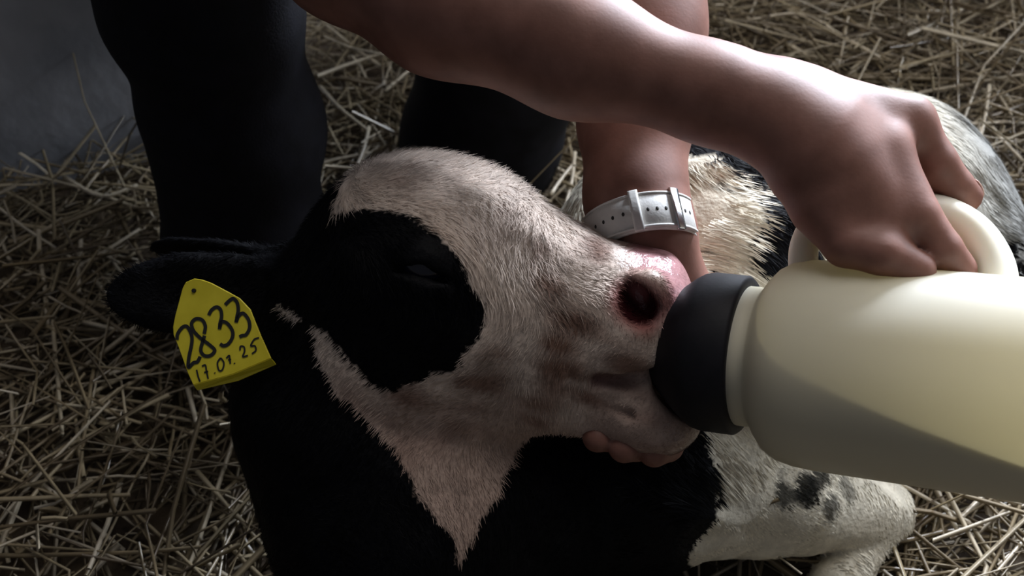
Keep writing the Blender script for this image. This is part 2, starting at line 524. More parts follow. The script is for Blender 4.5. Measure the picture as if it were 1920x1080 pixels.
# ears
def ear(F, m):
    base, tip = P(590, 545, 0.622), P(222, 552, 0.615)
    ax_ = unit(tip - base)
    nn = unit(-FW + 0.25 * UP - 0.1 * RT); nn = unit(nn - (nn @ ax_) * ax_)
    ss = np.cross(nn, ax_)
    B = [ax_, ss, nn]; c = base + (tip - base) * 0.58
    a0, a1 = base, base + (tip - base) * 0.25
    if m:
        B = [MIRM @ b for b in B]; c = mir(c); a0, a1 = mir(a0), mir(a1)
    F.u(Cone(a0, a1, 0.02, 0.014), 0.02)
    F.u(Ell(c, (0.060, 0.027, 0.0075), B), 0.012)
    F.sub(Ell(c + np.asarray(B[2]) * 0.0105, (0.050, 0.018, 0.008), B), 0.006)
ear(calf, False); ear(calf, True)
# carved details
def nostril(m):
    c = P(1196, 572, NOSTRIL_D - 0.001)
    b = [unit(0.75 * HX - 0.66 * HZ), unit(0.66 * HX + 0.75 * HZ), HN]
    if m: c = mir(c); b = [MIRM @ np.asarray(v) for v in b]
    calf.sub(Ell(c, (0.0135, 0.0098, 0.020), b), 0.005)
nostril(False); nostril(True)
MOUTH = []
for (x0, y0, x1, y1, rr) in ((1245, 698, 1185, 714, 0.0055), (1185, 714, 1122, 714, 0.0042)):
    a, b = P(x0, y0, calf.surf(x0, y0) or 0.58), P(x1, y1, calf.surf(x1, y1))
    calf.sub(Cone(a, b, rr, rr * 0.7), 0.006); calf.sub(Cone(mir(a), mir(b), rr, rr * 0.7), 0.006); MOUTH.append((a, b))
lc = calf.surf(1168, 774)
calf.sub(Cone(P(1150, 771, lc), P(1182, 778, lc), 0.0022, 0.003), 0.003)         # dimple by the lower lip
calf.sub(Ell(P(1302, 692, 0.590), (0.031, 0.036, 0.027), HB), 0.008)             # mouth around the teat
ED = calf.surf(797, 492)
EYE_C = P(797, 492, ED + 0.010)
for s_ in (0, 1):
    c = EYE_C if not s_ else mir(EYE_C)
    bs = HB if not s_ else [MIRM @ np.asarray(v) for v in HB]
    calf.u(Ell(c, (0.019, 0.0135, 0.0155), bs), 0.006)
    nd = np.asarray(bs[1])
    e0, e1, e2 = c - HX * 0.015 + nd * 0.0105 - HZ * 0.002, c + nd * 0.015 + HZ * 0.001, c + HX * 0.016 + nd * 0.0095 - HZ * 0.004
    calf.sub(Cone(e0, e1, 0.0022, 0.0042), 0.003); calf.sub(Cone(e1, e2, 0.0042, 0.0022), 0.003)
trunkF, headF = Field(), Field()
trunkF.ops, headF.ops = calf.ops[:N_TRUNK], calf.ops[N_TRUNK:]
jawF = Field().u(Cone(P(730, 680, 0.597), P(1180, 768, 0.598), 0.030, 0.019)).u(Ell(P(1220, 783, 0.597), (0.03, 0.03, 0.02), HB))
def is_head(V): return headF.ev(V) < trunkF.ev(V)
# folds on the forehead skin
calf_box = (np.array([-0.27, -0.22, 0.13]), np.array([0.135, 0.09, 0.47]))
V, F, N = polygonize(calf, 'calf', 0.0027, 0.0055, calf_box, 2)
# wet ridges on the trunk coat
trunk_w = np.clip((headF.ev(V) - trunkF.ev(V)) / 0.03, 0, 1)
flow = unit([0.75, -0.45, -0.45])
cross1 = unit(np.cross(flow, [0, 0, 1.0]))
cross2 = np.cross(flow, cross1)
wv = 0.006 * NZ(V, 30.0)
rip = NZ(np.stack([V @ flow * 16, (V @ cross1 + wv) * 150, (V @ cross2 + wv) * 150], -1), 1.0)
rip = 1.0 - np.abs(rip)
V = V + N * (trunk_w * 0.0022 * rip)[:, None]
fw_ = (1 - trunk_w) * smooth(0.015, 0.04, (V - HM) @ HZ)
frd = 1.0 - np.abs(NZ2(np.stack([((V @ HX) * 0.8 - (V @ HZ) * 0.55) * 45, ((V @ HX) * 0.55 + (V @ HZ) * 0.8 + 0.004 * NZ(V, 40.0)) * 190, (V @ HN) * 150], -1), 1.0))
V = V + N * (fw_ * 0.0012 * frd + (1 - trunk_w) * 0.0006 * NZ2(V, 160))[:, None]

def in_poly(x, y, poly):
    inside = np.zeros(len(x), bool)
    n = len(poly)
    for i in range(n):
        x0, y0 = poly[i]; x1, y1 = poly[(i + 1) % n]
        c = ((y0 > y) != (y1 > y)) & (x < (x1 - x0) * (y - y0) / (y1 - y0 + 1e-9) + x0)
        inside ^= c
    return inside

PATCH = [(470, 300), (600, 402), (650, 398), (705, 390), (760, 400), (800, 424), (838, 458), (868, 486), (884, 540), (903, 570), (907, 612),
         (888, 655), (860, 695), (800, 706), (748, 735), (715, 732), (680, 700), (640, 660), (604, 626), (585, 605), (560, 760), (300, 760), (100, 560), (300, 420)]
NECKBLACK = [(300, 600), (560, 590), (585, 612), (596, 680), (640, 742), (700, 785), (738, 850), (790, 935), (850, 1000), (880, 1200), (200, 1200), (200, 700)]
WHITE = np.array([0.72, 0.61, 0.53]); BLACK = np.array([0.003, 0.003, 0.004]); PINK = np.array([0.52, 0.27, 0.27])
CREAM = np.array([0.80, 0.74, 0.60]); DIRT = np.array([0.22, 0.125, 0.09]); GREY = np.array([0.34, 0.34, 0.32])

def on_calf(a, b):
    for k in range(40):
        d = calf.surf(a, b + 4 * k)
        if d: return P(a, b + 4 * k, d)
SPINE = [on_calf(a, b) for a, b in ((1290, 262), (1345, 268), (1400, 295), (1440, 325), (1475, 370), (1490, 410), (1540, 300), (1600, 240), (1475, 455))]
RUMPSP = [on_calf(a, b) for a, b in ((1845, 235), (1800, 220), (1890, 470), (1905, 510), (1770, 260))]
NOSE_C = P(1240, 535, 0.585); NOSTRIL_C = P(1196, 570, NOSTRIL_D + 0.004)
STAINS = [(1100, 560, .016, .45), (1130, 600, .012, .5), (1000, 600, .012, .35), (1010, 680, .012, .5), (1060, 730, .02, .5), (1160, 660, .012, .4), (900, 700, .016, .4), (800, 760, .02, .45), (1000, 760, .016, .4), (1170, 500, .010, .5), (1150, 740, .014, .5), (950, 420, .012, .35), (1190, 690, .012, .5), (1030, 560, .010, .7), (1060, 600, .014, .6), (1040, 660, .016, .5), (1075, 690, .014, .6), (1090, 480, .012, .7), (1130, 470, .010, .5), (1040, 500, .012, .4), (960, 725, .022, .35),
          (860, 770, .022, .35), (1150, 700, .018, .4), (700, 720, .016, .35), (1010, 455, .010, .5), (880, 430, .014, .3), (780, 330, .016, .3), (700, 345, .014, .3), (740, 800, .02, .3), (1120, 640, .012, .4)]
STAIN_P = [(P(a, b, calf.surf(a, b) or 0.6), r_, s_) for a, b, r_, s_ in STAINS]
LEGDIRT = [(P(a, b, calf.surf(a, b) or 0.72), r_, s_) for a, b, r_, s_ in ((1500, 905, .016, .95), (1480, 925, .012, .9), (1530, 890, .012, .9), (1560, 945, .010, .8), (1330, 905, .006, .8), (1590, 915, .012, .6), (1350, 350, .004, .8), (1300, 470, .004, .7))]
def coat_color(V, N, jitter=0.0):
    """coat of the animal: patches defined on its near side and mirrored to its other side for the head"""
    side = (V - HM) @ HN
    Vm = np.where((side < 0)[:, None], V - 2 * side[:, None] * HN, V)
    w = np.stack([NZ(V, 110.0), NZ2(V, 110.0)], -1) * 4 + np.stack([NZ2(V, 420.0), NZ(V, 420.0)], -1) * 3
    qx, qy, qd = proj(Vm); qx = qx + w[:, 0]; qy = qy + w[:, 1]
    rx, ry, rd = proj(V); rx = rx + w[:, 0]; ry = ry + w[:, 1]
    headneck = is_head(V)
    C = np.tile(WHITE, (len(V), 1)) * (1 + 0.08 * NZ(V, 60.0))[:, None]
    C = C * np.array([1.0, 0.98, 0.95])
    # trunk
    tr = ~headneck
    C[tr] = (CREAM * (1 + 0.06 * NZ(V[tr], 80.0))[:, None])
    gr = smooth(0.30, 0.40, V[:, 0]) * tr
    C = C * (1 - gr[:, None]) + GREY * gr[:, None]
    chest = tr & (V[:, 0] + 0.01 * NZ(V, 60) < 0.128) & (V[:, 1] + 0.01 * NZ2(V, 50) < 0.045)
    C[chest] = BLACK
    for sp, rr in [(s, 0.023) for s in SPINE] + [(RUMPSP[0], 0.005), (RUMPSP[1], .004), (RUMPSP[2], .012), (RUMPSP[3], .012)]:
        b = np.linalg.norm(V - sp, axis=1) < rr * (1 + 0.2 * NZ2(V, 140)) 
        C[b & tr] = BLACK * 1.6
    for sp, rr, s in LEGDIRT:
        b = smooth(1.0, 0.7, np.linalg.norm(V - sp, axis=1) / rr + 0.35 * NZ(V, 220)) * s
        C = C * (1 - b[:, None]) + np.array([0.02, 0.02, 0.017]) * b[:, None]
    # head and neck
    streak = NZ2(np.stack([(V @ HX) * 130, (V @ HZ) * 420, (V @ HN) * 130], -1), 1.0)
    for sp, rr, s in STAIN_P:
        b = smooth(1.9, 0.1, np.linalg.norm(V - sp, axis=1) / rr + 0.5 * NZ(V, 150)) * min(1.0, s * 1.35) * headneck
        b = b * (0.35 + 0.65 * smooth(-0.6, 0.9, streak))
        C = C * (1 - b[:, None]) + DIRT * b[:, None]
    low = smooth(0.0, 0.05, -((Vm - HM) @ HZ) - 0.02) * headneck  # brown tint of lower face: shade put into the coat along with dirt
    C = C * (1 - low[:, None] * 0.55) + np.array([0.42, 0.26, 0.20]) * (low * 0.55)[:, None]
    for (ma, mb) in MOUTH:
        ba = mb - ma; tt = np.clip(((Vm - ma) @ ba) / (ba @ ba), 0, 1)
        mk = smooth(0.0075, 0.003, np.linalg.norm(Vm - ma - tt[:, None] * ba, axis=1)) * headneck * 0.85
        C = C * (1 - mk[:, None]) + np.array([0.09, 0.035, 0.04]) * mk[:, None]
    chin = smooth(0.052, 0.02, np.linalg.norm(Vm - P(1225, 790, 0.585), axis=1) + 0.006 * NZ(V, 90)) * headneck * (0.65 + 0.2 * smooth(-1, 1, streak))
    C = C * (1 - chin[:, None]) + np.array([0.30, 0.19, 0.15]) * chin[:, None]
    nose = smooth(0.038, 0.026, np.linalg.norm(Vm - NOSE_C, axis=1) + 0.004 * NZ(V, 120)) * headneck
    C = C * (1 - nose[:, None]) + PINK * nose[:, None]
    nd_ = np.linalg.norm((Vm - NOSTRIL_C) * 1.0, axis=1) + 0.0015 * NZ(V, 200)
    rim = smooth(0.024, 0.013, nd_) * headneck
    C = C * (1 - 0.8 * rim[:, None]) + np.array([0.30, 0.075, 0.07]) * 0.8 * rim[:, None]
    ins_ = smooth(0.0145, 0.0105, nd_) * headneck
    C = C * (1 - ins_[:, None]) + np.array([0.05, 0.008, 0.010]) * ins_[:, None]
    hb = headneck & in_poly(qx, qy, PATCH) & (((V - HM) @ HX) < 0.06)
    nbk = headneck & in_poly(rx, ry, NECKBLACK)
    far = headneck & (((V - HM) @ HX) < -0.095) & (ry < 620)
    C[hb | nbk | far] = BLACK
    lowthroat = headneck & (rx + (ry - 800) * 0.55 > 1000) & (ry > 806) & (jawF.ev(V) > 0.008)
    C[lowthroat] = BLACK
    fl = in_poly(rx, ry, [(522, 572), (545, 578), (572, 604), (556, 602), (530, 590)]) & headneck
    C[fl] = WHITE * 0.8
    return np.clip(C, 0.003, 1)

calf_root = empty('calf', (0.12, 0.05, 0.0))
tag(calf_root, 'black and white calf lying on straw sucking at the feeding bottle', 'calf')
me = mesh_np('calf_body', V, F)
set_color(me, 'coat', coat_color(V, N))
wet = smooth(0.040, 0.030, np.linalg.norm(V - NOSE_C, axis=1)) + smooth(0.03, 0.018, np.linalg.norm(V - P(1255, 800, 0.59), axis=1))
wa_ = me.attributes.new('wet', 'FLOAT', 'POINT'); wa_.data.foreach_set('value', np.clip(wet, 0, 1).astype(np.float32))
body = link_mesh('body', me, M_COAT, calf_root)

# eyes
def uv_ell(name, c, r, basis, seg=20, rings=12):
    bm = bmesh.new(); bmesh.ops.create_uvsphere(bm, u_segments=seg, v_segments=rings, radius=1)
    B = np.array([unit(b) for b in basis])
    for v in bm.verts: v.co = Vector(c + (np.array(v.co) * np.asarray(r)) @ B)
    bm.normal_update()
    me = bpy.data.meshes.new(name); bm.to_mesh(me); bm.free(); return me
for c, bs in ((EYE_C, HB), (mir(EYE_C), [MIRM @ np.asarray(v) for v in HB])):
    o = link_mesh('eye', uv_ell('eye', c + np.asarray(bs[1]) * 0.0015, (0.0145, 0.0118, 0.0125), bs), M_EYE, calf_root)
    o['label'] = 'dark glossy half-closed eye'
# hooves
def hoof(c, ax_):
    ax_ = unit(ax_); s1 = unit(np.cross(ax_, [0, 0, 1])); s2 = np.cross(s1, ax_)
    for sg in (-1, 1):
        link_mesh('hoof', uv_ell('hoof', c + ax_ * 0.018 + s1 * sg * 0.0095, (0.026, 0.0095, 0.016), [ax_, s1, s2], 12, 8), M_HOOF, calf_root)
hoof(np.array([0.145, -0.17, 0.042]), np.array([-0.7, -0.6, -0.1]))
hoof(np.array([0.545, -0.02, 0.05]), np.array([-0.1, -0.9, -0.1]))

# fur: short strands following the coat
def fur(V, F, N, n, seed):
    r = np.random.default_rng(seed)
    T = np.concatenate([F[:, [0, 1, 2]], F[:, [0, 2, 3]]])
    a, b, c = V[T[:, 0]], V[T[:, 1]], V[T[:, 2]]
    cen = (a + b + c) / 3
    area = np.linalg.norm(np.cross(b - a, c - a), axis=1) / 2
    view = cen - CAM; view /= np.linalg.norm(view, axis=1)[:, None]
    nc = N[T[:, 0]]
    facing = -(nc * view).sum(1)
    fx, fy, fd = proj(cen)
    wgt = area * (facing > -0.35) * np.where(is_head(cen), 1.0, 0.5)
    tri_head = is_head(cen)
    nosew = np.linalg.norm(cen - NOSE_C, axis=1) > 0.027
    mouthw = np.linalg.norm(cen - P(1275, 692, 0.598), axis=1) > 0.022
    eyew = np.linalg.norm(cen - EYE_C, axis=1) > 0.018
    wgt = wgt * nosew * mouthw * eyew
    pick = r.choice(len(T), size=n, p=wgt / wgt.sum())
    u = r.uniform(size=n); v = r.uniform(size=n); fl = u + v > 1; u[fl] = 1 - u[fl]; v[fl] = 1 - v[fl]
    root = a[pick] + u[:, None] * (b - a)[pick] + v[:, None] * (c - a)[pick]
    nr = nc[pick]
    head = tri_head[pick]
    # combing direction
    hxp = ((root - HM) @ HX); hzp = ((root - HM) @ HZ)
    dh = -HX * 0.5 - HZ * 0.9
    fore = smooth(0.0, 0.03, hzp)[:, None]
    dh = dh * (1 - fore) + (HX * 0.75 - HZ * 0.55) * fore
    dt = np.array([0.75, -0.45, -0.45])
    D = np.where(head[:, None], dh, dt)
    sw = np.stack([NZ(root, 45.0), NZ2(root, 45.0), NZ(root + 3, 45.0)], -1) * 0.55
    D = D + sw * np.where(head, 1.0, 0.65)[:, None] + r.normal(0, 1, (n, 3)) * np.where(head, 0.16, 0.07)[:, None]
    D = D - (D * nr).sum(1)[:, None] * nr
    D /= np.linalg.norm(D, axis=1)[:, None] + 1e-9
    hx_, hy_, hd_ = proj(root)
    muz = smooth(1040, 1160, hx_) * head
    L = np.where(head, r.uniform(0.003, 0.0075, n), r.uniform(0.010, 0.021, n) * np.where((root[:, 1] < 0.035) & (root[:, 2] < 0.16), 0.4, 1.0)) * (1 - 0.6 * muz) * (1 + 0.7 * fore[:, 0] * head)
    lift = np.where(head, r.uniform(0.10, 0.32, n), r.uniform(0.0, 0.035, n))
    side = np.cross(D, nr)
    w0 = np.where(head, 0.00020, 0.00055)
    p0 = root - nr * 0.0006
    p1 = root + D * (L * 0.5)[:, None] + nr * (L * lift * 0.7)[:, None]
    p2 = root + D * L[:, None] + nr * (L * lift)[:, None]
    VV = np.stack([p0 - side * w0[:, None], p0 + side * w0[:, None], p1 - side * (w0 * 0.8)[:, None], p1 + side * (w0 * 0.8)[:, None], p2], 1).reshape(-1, 3)
    o = np.arange(n)[:, None] * 5
    FF = np.concatenate([o + np.array([0, 1, 3]), o + np.array([0, 3, 2]), o + np.array([2, 3, 4])])
    me = mesh_np('fur', VV, FF)
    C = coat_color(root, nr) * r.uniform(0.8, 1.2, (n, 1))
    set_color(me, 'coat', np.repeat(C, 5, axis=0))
    nn = nr + r.normal(0, 0.14, (n, 3)) + side * (0.35 * NZ2(root, 190.0))[:, None]; nn /= np.linalg.norm(nn, axis=1)[:, None]
    me.polygons.foreach_set('use_smooth', np.ones(len(me.polygons), dtype=bool))
    me.normals_split_custom_set_from_vertices(np.repeat(nn, 5, axis=0).tolist())
    return me
fo = link_mesh('fur', fur(V, F, N, 120000, 5), M_FUR, calf_root, smooth=False)
fo['kind'] = 'stuff'; fo['label'] = 'short damp coat hair'

# ------------------------------------------------------------------ ear tag
tag_root = empty('ear_tag', P(365, 545, 0.603))
tag(tag_root, 'yellow plastic ear tag with handwritten number hanging from the calf ear', 'ear tag')
TN = unit(-FW + 0.10 * UP - 0.12 * RT)
TC = P(420, 630, 0.580)
def on_tag(px, py, off=0.0):
    dirv = P(px, py, 1.0) - CAM
    t = ((TC - CAM) @ TN) / (dirv @ TN)
    return CAM + dirv * t + TN * off
outline = [(342, 540), (348, 529), (364, 522), (378, 524), (395, 530), (431, 549), (449, 559), (469, 580), (490, 632), (508, 672), (436, 702), (362, 722), (352, 700), (334, 650), (325, 628), (324, 613), (328, 592)]
def plate(name, pts, thick, mat, parent, bevel=0.0004):
    bm = bmesh.new()
    f = bm.faces.new([bm.verts.new(Vector(p)) for p in pts])
    bm.normal_update()
    if f.normal.dot(Vector(TN)) < 0: f.normal_flip()
    ex = bmesh.ops.extrude_face_region(bm, geom=[f])
    bmesh.ops.translate(bm, verts=[v for v in ex['geom'] if isinstance(v, bmesh.types.BMVert)], vec=Vector(-TN * thick))
    bmesh.ops.recalc_face_normals(bm, faces=bm.faces[:])
    if bevel: bmesh.ops.bevel(bm, geom=bm.edges[:], offset=bevel, segments=1, affect='EDGES')
    me = bpy.data.meshes.new(name); bm.to_mesh(me); bm.free()
    return link_mesh(name, me, mat, parent, smooth=False)
plate_o = plate('tag_plate', [on_tag(*p) for p in outline], 0.0016, M_TAG, tag_root)
lipm = [on_tag(508, 672), on_tag(436, 702), on_tag(362, 722), on_tag(364, 732, -0.004), on_tag(440, 714, -0.005), on_tag(512, 683, -0.005)]
plate('tag_lip', lipm, 0.0014, M_TAG, tag_root, 0.0002)
def zt(x, y): return (310 + x * 220 / 1033.0, 510 + y * 230 / 1080.0)
def spline(pts, n=6):
    pts = [np.array(p, float) for p in pts]; out = []
    q = [2 * pts[0] - pts[1]] + pts + [2 * pts[-1] - pts[-2]]
    for i in range(1, len(q) - 2):
        for s in range(n):
            t = s / n; a, b, c, d = q[i - 1], q[i], q[i + 1], q[i + 2]
            out.append(0.5 * (2 * b + (c - a) * t + (2 * a - 5 * b + 4 * c - d) * t * t + (3 * b - a - 3 * c + d) * t ** 3))
    out.append(pts[-1]); return out
def stroke(name, strokes, wpx, parent, lab):
    VV, FF = [], []
    for st in strokes:
        pts = spline(st) if len(st) > 2 else [np.array(p, float) for p in st]
        base = len(VV)
        for i, p in enumerate(pts):
            d = pts[min(i + 1, len(pts) - 1)] - pts[max(i - 1, 0)]
            d = d / (np.linalg.norm(d) + 1e-9); s = np.array([-d[1], d[0]]) * wpx / 2
            for sg, off in ((1, 0.0005), (-1, 0.0005)): VV.append(on_tag(*zt(*(p + s * sg)), off))
        for i in range(len(pts) - 1):
            k = base + 2 * i; FF.append([k, k + 1, k + 3, k + 2])
    o = link_mesh(name, mesh_np(name, np.array(VV), np.array(FF)), M_INK, parent, smooth=False)
    o['label'] = lab
    return o
D2 = [[(105, 598), (112, 545), (150, 490), (190, 478), (220, 520), (238, 580), (232, 650), (215, 730), (205, 800), (208, 840), (250, 800), (285, 790), (310, 745)]]
D8 = [[(345, 545), (355, 480), (330, 425), (275, 412), (235, 450), (250, 515), (310, 580), (390, 640), (438, 690), (400, 735), (345, 735), (315, 690), (330, 620), (348, 560)]]
D3a = [[(385, 380), (410, 335), (455, 308), (490, 335), (498, 395), (485, 450), (480, 505)], [(482, 490), (500, 440), (545, 450), (590, 510), (595, 570), (560, 630), (515, 650), (485, 632)]]
D3b = [[(530, 290), (560, 258), (600, 235), (635, 270), (645, 335), (635, 390), (625, 445)], [(627, 440), (650, 385), (690, 365), (735, 420), (745, 490), (715, 550), (680, 560), (655, 572)]]
for nm, d in (('2', D2), ('8', D8), ('3', D3a), ('3', D3b)):
    stroke('digit', d, 31, plate_o, 'large handwritten black digit %s' % nm)
SM = {'1': [[(278, 860), (292, 920), (308, 965)]], '7': [[(325, 830), (355, 820), (365, 870), (380, 940)], [(345, 885), (380, 875)]],
      '0': [[(490, 755), (462, 800), (475, 865), (505, 860), (518, 800), (490, 755)]], '7 ': [[(540, 760), (565, 735), (570, 770), (575, 808)], [(555, 775), (582, 768)]],
      '2': [[(660, 690), (665, 655), (695, 660), (700, 700), (685, 745), (730, 735)]], '5': [[(828, 578), (785, 595), (755, 650), (790, 650), (800, 690), (765, 720)]],
      '.': [[(436, 885), (440, 893)]], '. ': [[(610, 800), (614, 808)]]}
for nm, d in SM.items():
    stroke('date_mark', d, 15, plate_o, 'small handwritten date mark %s' % nm.strip())
bm = bmesh.new(); bmesh.ops.create_cone(bm, cap_ends=True, segments=12, radius1=0.0015, radius2=0.0012, depth=0.0016)
me = bpy.data.meshes.new('tag_stud'); bm.to_mesh(me); bm.free()
me.transform(Matrix.Translation(Vector(on_tag(364, 545, 0.0004))) @ Vector(TN).to_track_quat('Z', 'Y').to_matrix().to_4x4())
link_mesh('tag_stud', me, M_INK, tag_root, smooth=False)

# ------------------------------------------------------------------ feeding bottle
BA = P(1357, 662, 0.572); BD = unit(P(1920, 730, 0.498) - BA)
BS = unit(np.cross(BD, [0, 0, 1.0])); BT = np.cross(BS, BD)
def lathe(name, prof, seg=64, axis_o=BA, axis_d=BD):
    s1 = unit(np.cross(axis_d, [0, 0, 1.0])); s2 = np.cross(s1, axis_d)
    VV = []
    for s, r in prof:
        for i in range(seg):
            a = 2 * math.pi * i / seg
            VV.append(axis_o + axis_d * s + (s1 * math.cos(a) + s2 * math.sin(a)) * r)
    FF = []
    for j in range(len(prof) - 1):
        for i in range(seg):
            k = (i + 1) % seg
            FF.append([j * seg + i, j * seg + k, (j + 1) * seg + k, (j + 1) * seg + i])
    me = mesh_np(name, np.array(VV), np.array(FF))
    bm = bmesh.new(); bm.from_mesh(me)
    bm.verts.ensure_lookup_table()
    for ring in (0, len(prof) - 1):
        if prof[ring][1] > 1e-5:
            vs = [bm.verts[ring * seg + i] for i in range(seg)]
            bm.faces.new(vs)
    bmesh.ops.recalc_face_normals(bm, faces=bm.faces[:])
    bm.to_mesh(me); bm.free()
    return me
bottle = empty('feeding_bottle', BA)
tag(bottle, 'white plastic calf feeding bottle with arched handle and black rubber teat cap', 'bottle')
prof = [(0.000, 0.0400), (0.003, 0.0412), (0.018, 0.0412), (0.021, 0.0405), (0.0225, 0.0415), (0.026, 0.047), (0.031, 0.0530), (0.038, 0.0572), (0.048, 0.0592), (0.060, 0.0597), (0.10, 0.0590), (0.16, 0.0580), (0.22, 0.0572),
        (0.262, 0.0565), (0.274, 0.054), (0.281, 0.047), (0.283, 0.038), (0.279, 0.02), (0.278, 0.001)]
shell = link_mesh('bottle_body', lathe('bottle_body', prof, 72), M_PLASTIC, bottle)
capp = [(0.013, 0.0425), (0.013, 0.0455), (0.011, 0.0472), (-0.008, 0.0476), (-0.013, 0.0465), (-0.018, 0.0435), (-0.025, 0.038), (-0.034, 0.030), (-0.043, 0.0215), (-0.052, 0.015), (-0.070, 0.0115), (-0.082, 0.0085), (-0.087, 0.003)]
link_mesh('teat_cap', lathe('teat_cap', capp, 56), M_RUBBER, bottle)['label'] = 'black rubber teat with broad collar'
# handle
def tube(name, pts, radii, seg=16, flat=1.0):
    pts = [np.asarray(p, float) for p in pts]
    n = len(pts); VV = []
    up0 = unit(np.cross(pts[1] - pts[0], pts[-1] - pts[0]))
    for i in range(n):
        d = unit(pts[min(i + 1, n - 1)] - pts[max(i - 1, 0)])
        b = unit(up0 - (up0 @ d) * d); c = np.cross(d, b)
        for a in range(seg):
            t = 2 * math.pi * a / seg
            VV.append(pts[i] + b * math.cos(t) * radii[i] * flat + c * math.sin(t) * radii[i])
    FF = []
    for i in range(n - 1):
        for a in range(seg):
            k = (a + 1) % seg
            FF.append([i * seg + a, i * seg + k, (i + 1) * seg + k, (i + 1) * seg + a])
    me = mesh_np(name, np.array(VV), np.array(FF))
    bm = bmesh.new(); bm.from_mesh(me); bm.verts.ensure_lookup_table()
    bm.faces.new([bm.verts[a] for a in range(seg)]); bm.faces.new([bm.verts[(n - 1) * seg + a] for a in range(seg)])
    bmesh.ops.recalc_face_normals(bm, faces=bm.faces[:]); bm.to_mesh(me); bm.free()
    return me
hk = [(1506, 545, .545), (1506, 505, .549), (1509, 460, .552), (1532, 420, .553), (1590, 400, .552), (1680, 392, .548), (1760, 398, .541), (1822, 432, .532), (1860, 487, .522), (1872, 540, .514), (1874, 580, .508)]
hp = [np.append(h, 0) for h in [P(*h) for h in hk]]
pts = spline([P(*h) for h in hk], 5)
rr = np.interp(np.linspace(0, 1, len(pts)), [0, 0.05, 0.25, 0.5, 0.75, 0.92, 1], [0.0115, 0.0085, 0.0082, 0.0095, 0.0105, 0.0105, 0.013])
link_mesh('bottle_handle', tube('bottle_handle', pts, rr, 18), M_PLSOLID, bottle)
# milk
bm = bmesh.new()
mprof = [(0.001, 0.0005), (0.002, 0.0385)] + [(s, r - 0.0013) for s, r in prof[1:-2]] + [(0.275, 0.02), (0.276, 0.0005)]
mm = lathe('milk', mprof, 72)
bm.from_mesh(mm)
lv = None
for q in np.linspace(0.3, 0.6, 1200):
    v = P(1660, 772, q); t = (v - BA) @ BD; rad = np.linalg.norm(v - BA - BD * t)
    if rad < 0.0575: lv = v[2]; break
cut = bmesh.ops.bisect_plane(bm, geom=bm.verts[:] + bm.edges[:] + bm.faces[:], plane_co=(0, 0, lv), plane_no=(0, 0, 1), clear_outer=True)
bmesh.ops.holes_fill(bm, edges=[e for e in bm.edges if e.is_boundary], sides=0)
bmesh.ops.recalc_face_normals(bm, faces=bm.faces[:])
bm.to_mesh(mm); bm.free()
tag(link_mesh('milk', mm, M_MILK, smooth=False), 'milk filling the lower part of the white bottle', 'milk')

# ------------------------------------------------------------------ person
person = empty('person', (-0.16, 0.42, 0.0))
tag(person, 'person in black trousers holding the bottle handle and the calf muzzle', 'person')
bod = Field()
S1, S2 = np.array([-0.20, 0.23, 0.715]), np.array([0.03, 0.45, 0.74])
# arm holding the bottle
E1 = P(655, -110, 0.57)
W1 = P(1445, 215, 0.535)
bod.chain([(S1, 0.058), (E1, 0.044)], 0.03)
bod.chain([(E1, 0.043), (P(830, 0, .56), 0.0405), (P(1083, 97, .55), 0.0345), (P(1340, 178, .54), 0.0245), (W1, 0.0245)], 0.02)
bod.chain([(P(1380, 165, .55), 0.017), (P(1500, 192, .548), 0.018)], 0.015)
# hand on the handle
hand = Field()
hand.u(Cone(W1, P(1655, 278, .527), 0.0245, 0.0140), 0.014)
hand.u(Cone(P(1470, 192, .545), P(1698, 228, .538), 0.0215, 0.0148), 0.014)
hand.u(Cone(P(1480, 205, .555), P(1704, 226, .556), 0.020, 0.0125), 0.012)
hand.u(Cone(P(1480, 215, .560), P(1690, 232, .574), 0.019, 0.0115), 0.012)
hand.u(Cone(P(1530, 280, .530), P(1660, 390, .526), 0.031, 0.020), 0.014)
hand.u(Cone(P(1560, 340, .528), P(1640, 420, .522), 0.026, 0.018), 0.014)
fing = Field()
def finger(pts, k=0.0022):
    for (a, ra), (b, rb) in zip(pts[:-1], pts[1:]): fing.u(Cone(a, b, ra, rb), k)
finger([(P(1660, 288, .526), .0132), (P(1720, 405, .516), .0118), (P(1764, 468, .515), .0110), (P(1796, 505, .519), .0098)])     # index
finger([(P(1706, 232, .540), .0128), (P(1752, 305, .541), .0122), (P(1788, 350, .545), .0108), (P(1808, 368, .549), .0098)])    # middle
finger([(P(1706, 228, .560), .0122), (P(1745, 295, .566), .0115), (P(1762, 350, .572), .0100), (P(1740, 385, .566), .0088)])    # ring
finger([(P(1690, 232, .578), .0112), (P(1722, 290, .586), .0102), (P(1735, 335, .588), .0090), (P(1715, 362, .580), .0080)])    # little
finger([(P(1555, 392, .522), .0200), (P(1588, 455, .514), .0132), (P(1652, 474, .508), .0118), (P(1718, 506, .509), .0100)])    # thumb
hand.u(fing, 0.008)
bod.u(hand, 0.012)
# arm with the watch
W2 = P(1196, 405, 0.625); E2 = P(1236, -260, 0.70)
bod.chain([(S2, 0.058), (E2, 0.042)], 0.03)
bod.chain([(E2, 0.040), (P(1205, 60, .672), 0.0405), (P(1190, 230, .645), 0.0345), (P(1192, 370, .628), 0.0300), (P(1200, 430, .622), 0.0295)], 0.02)
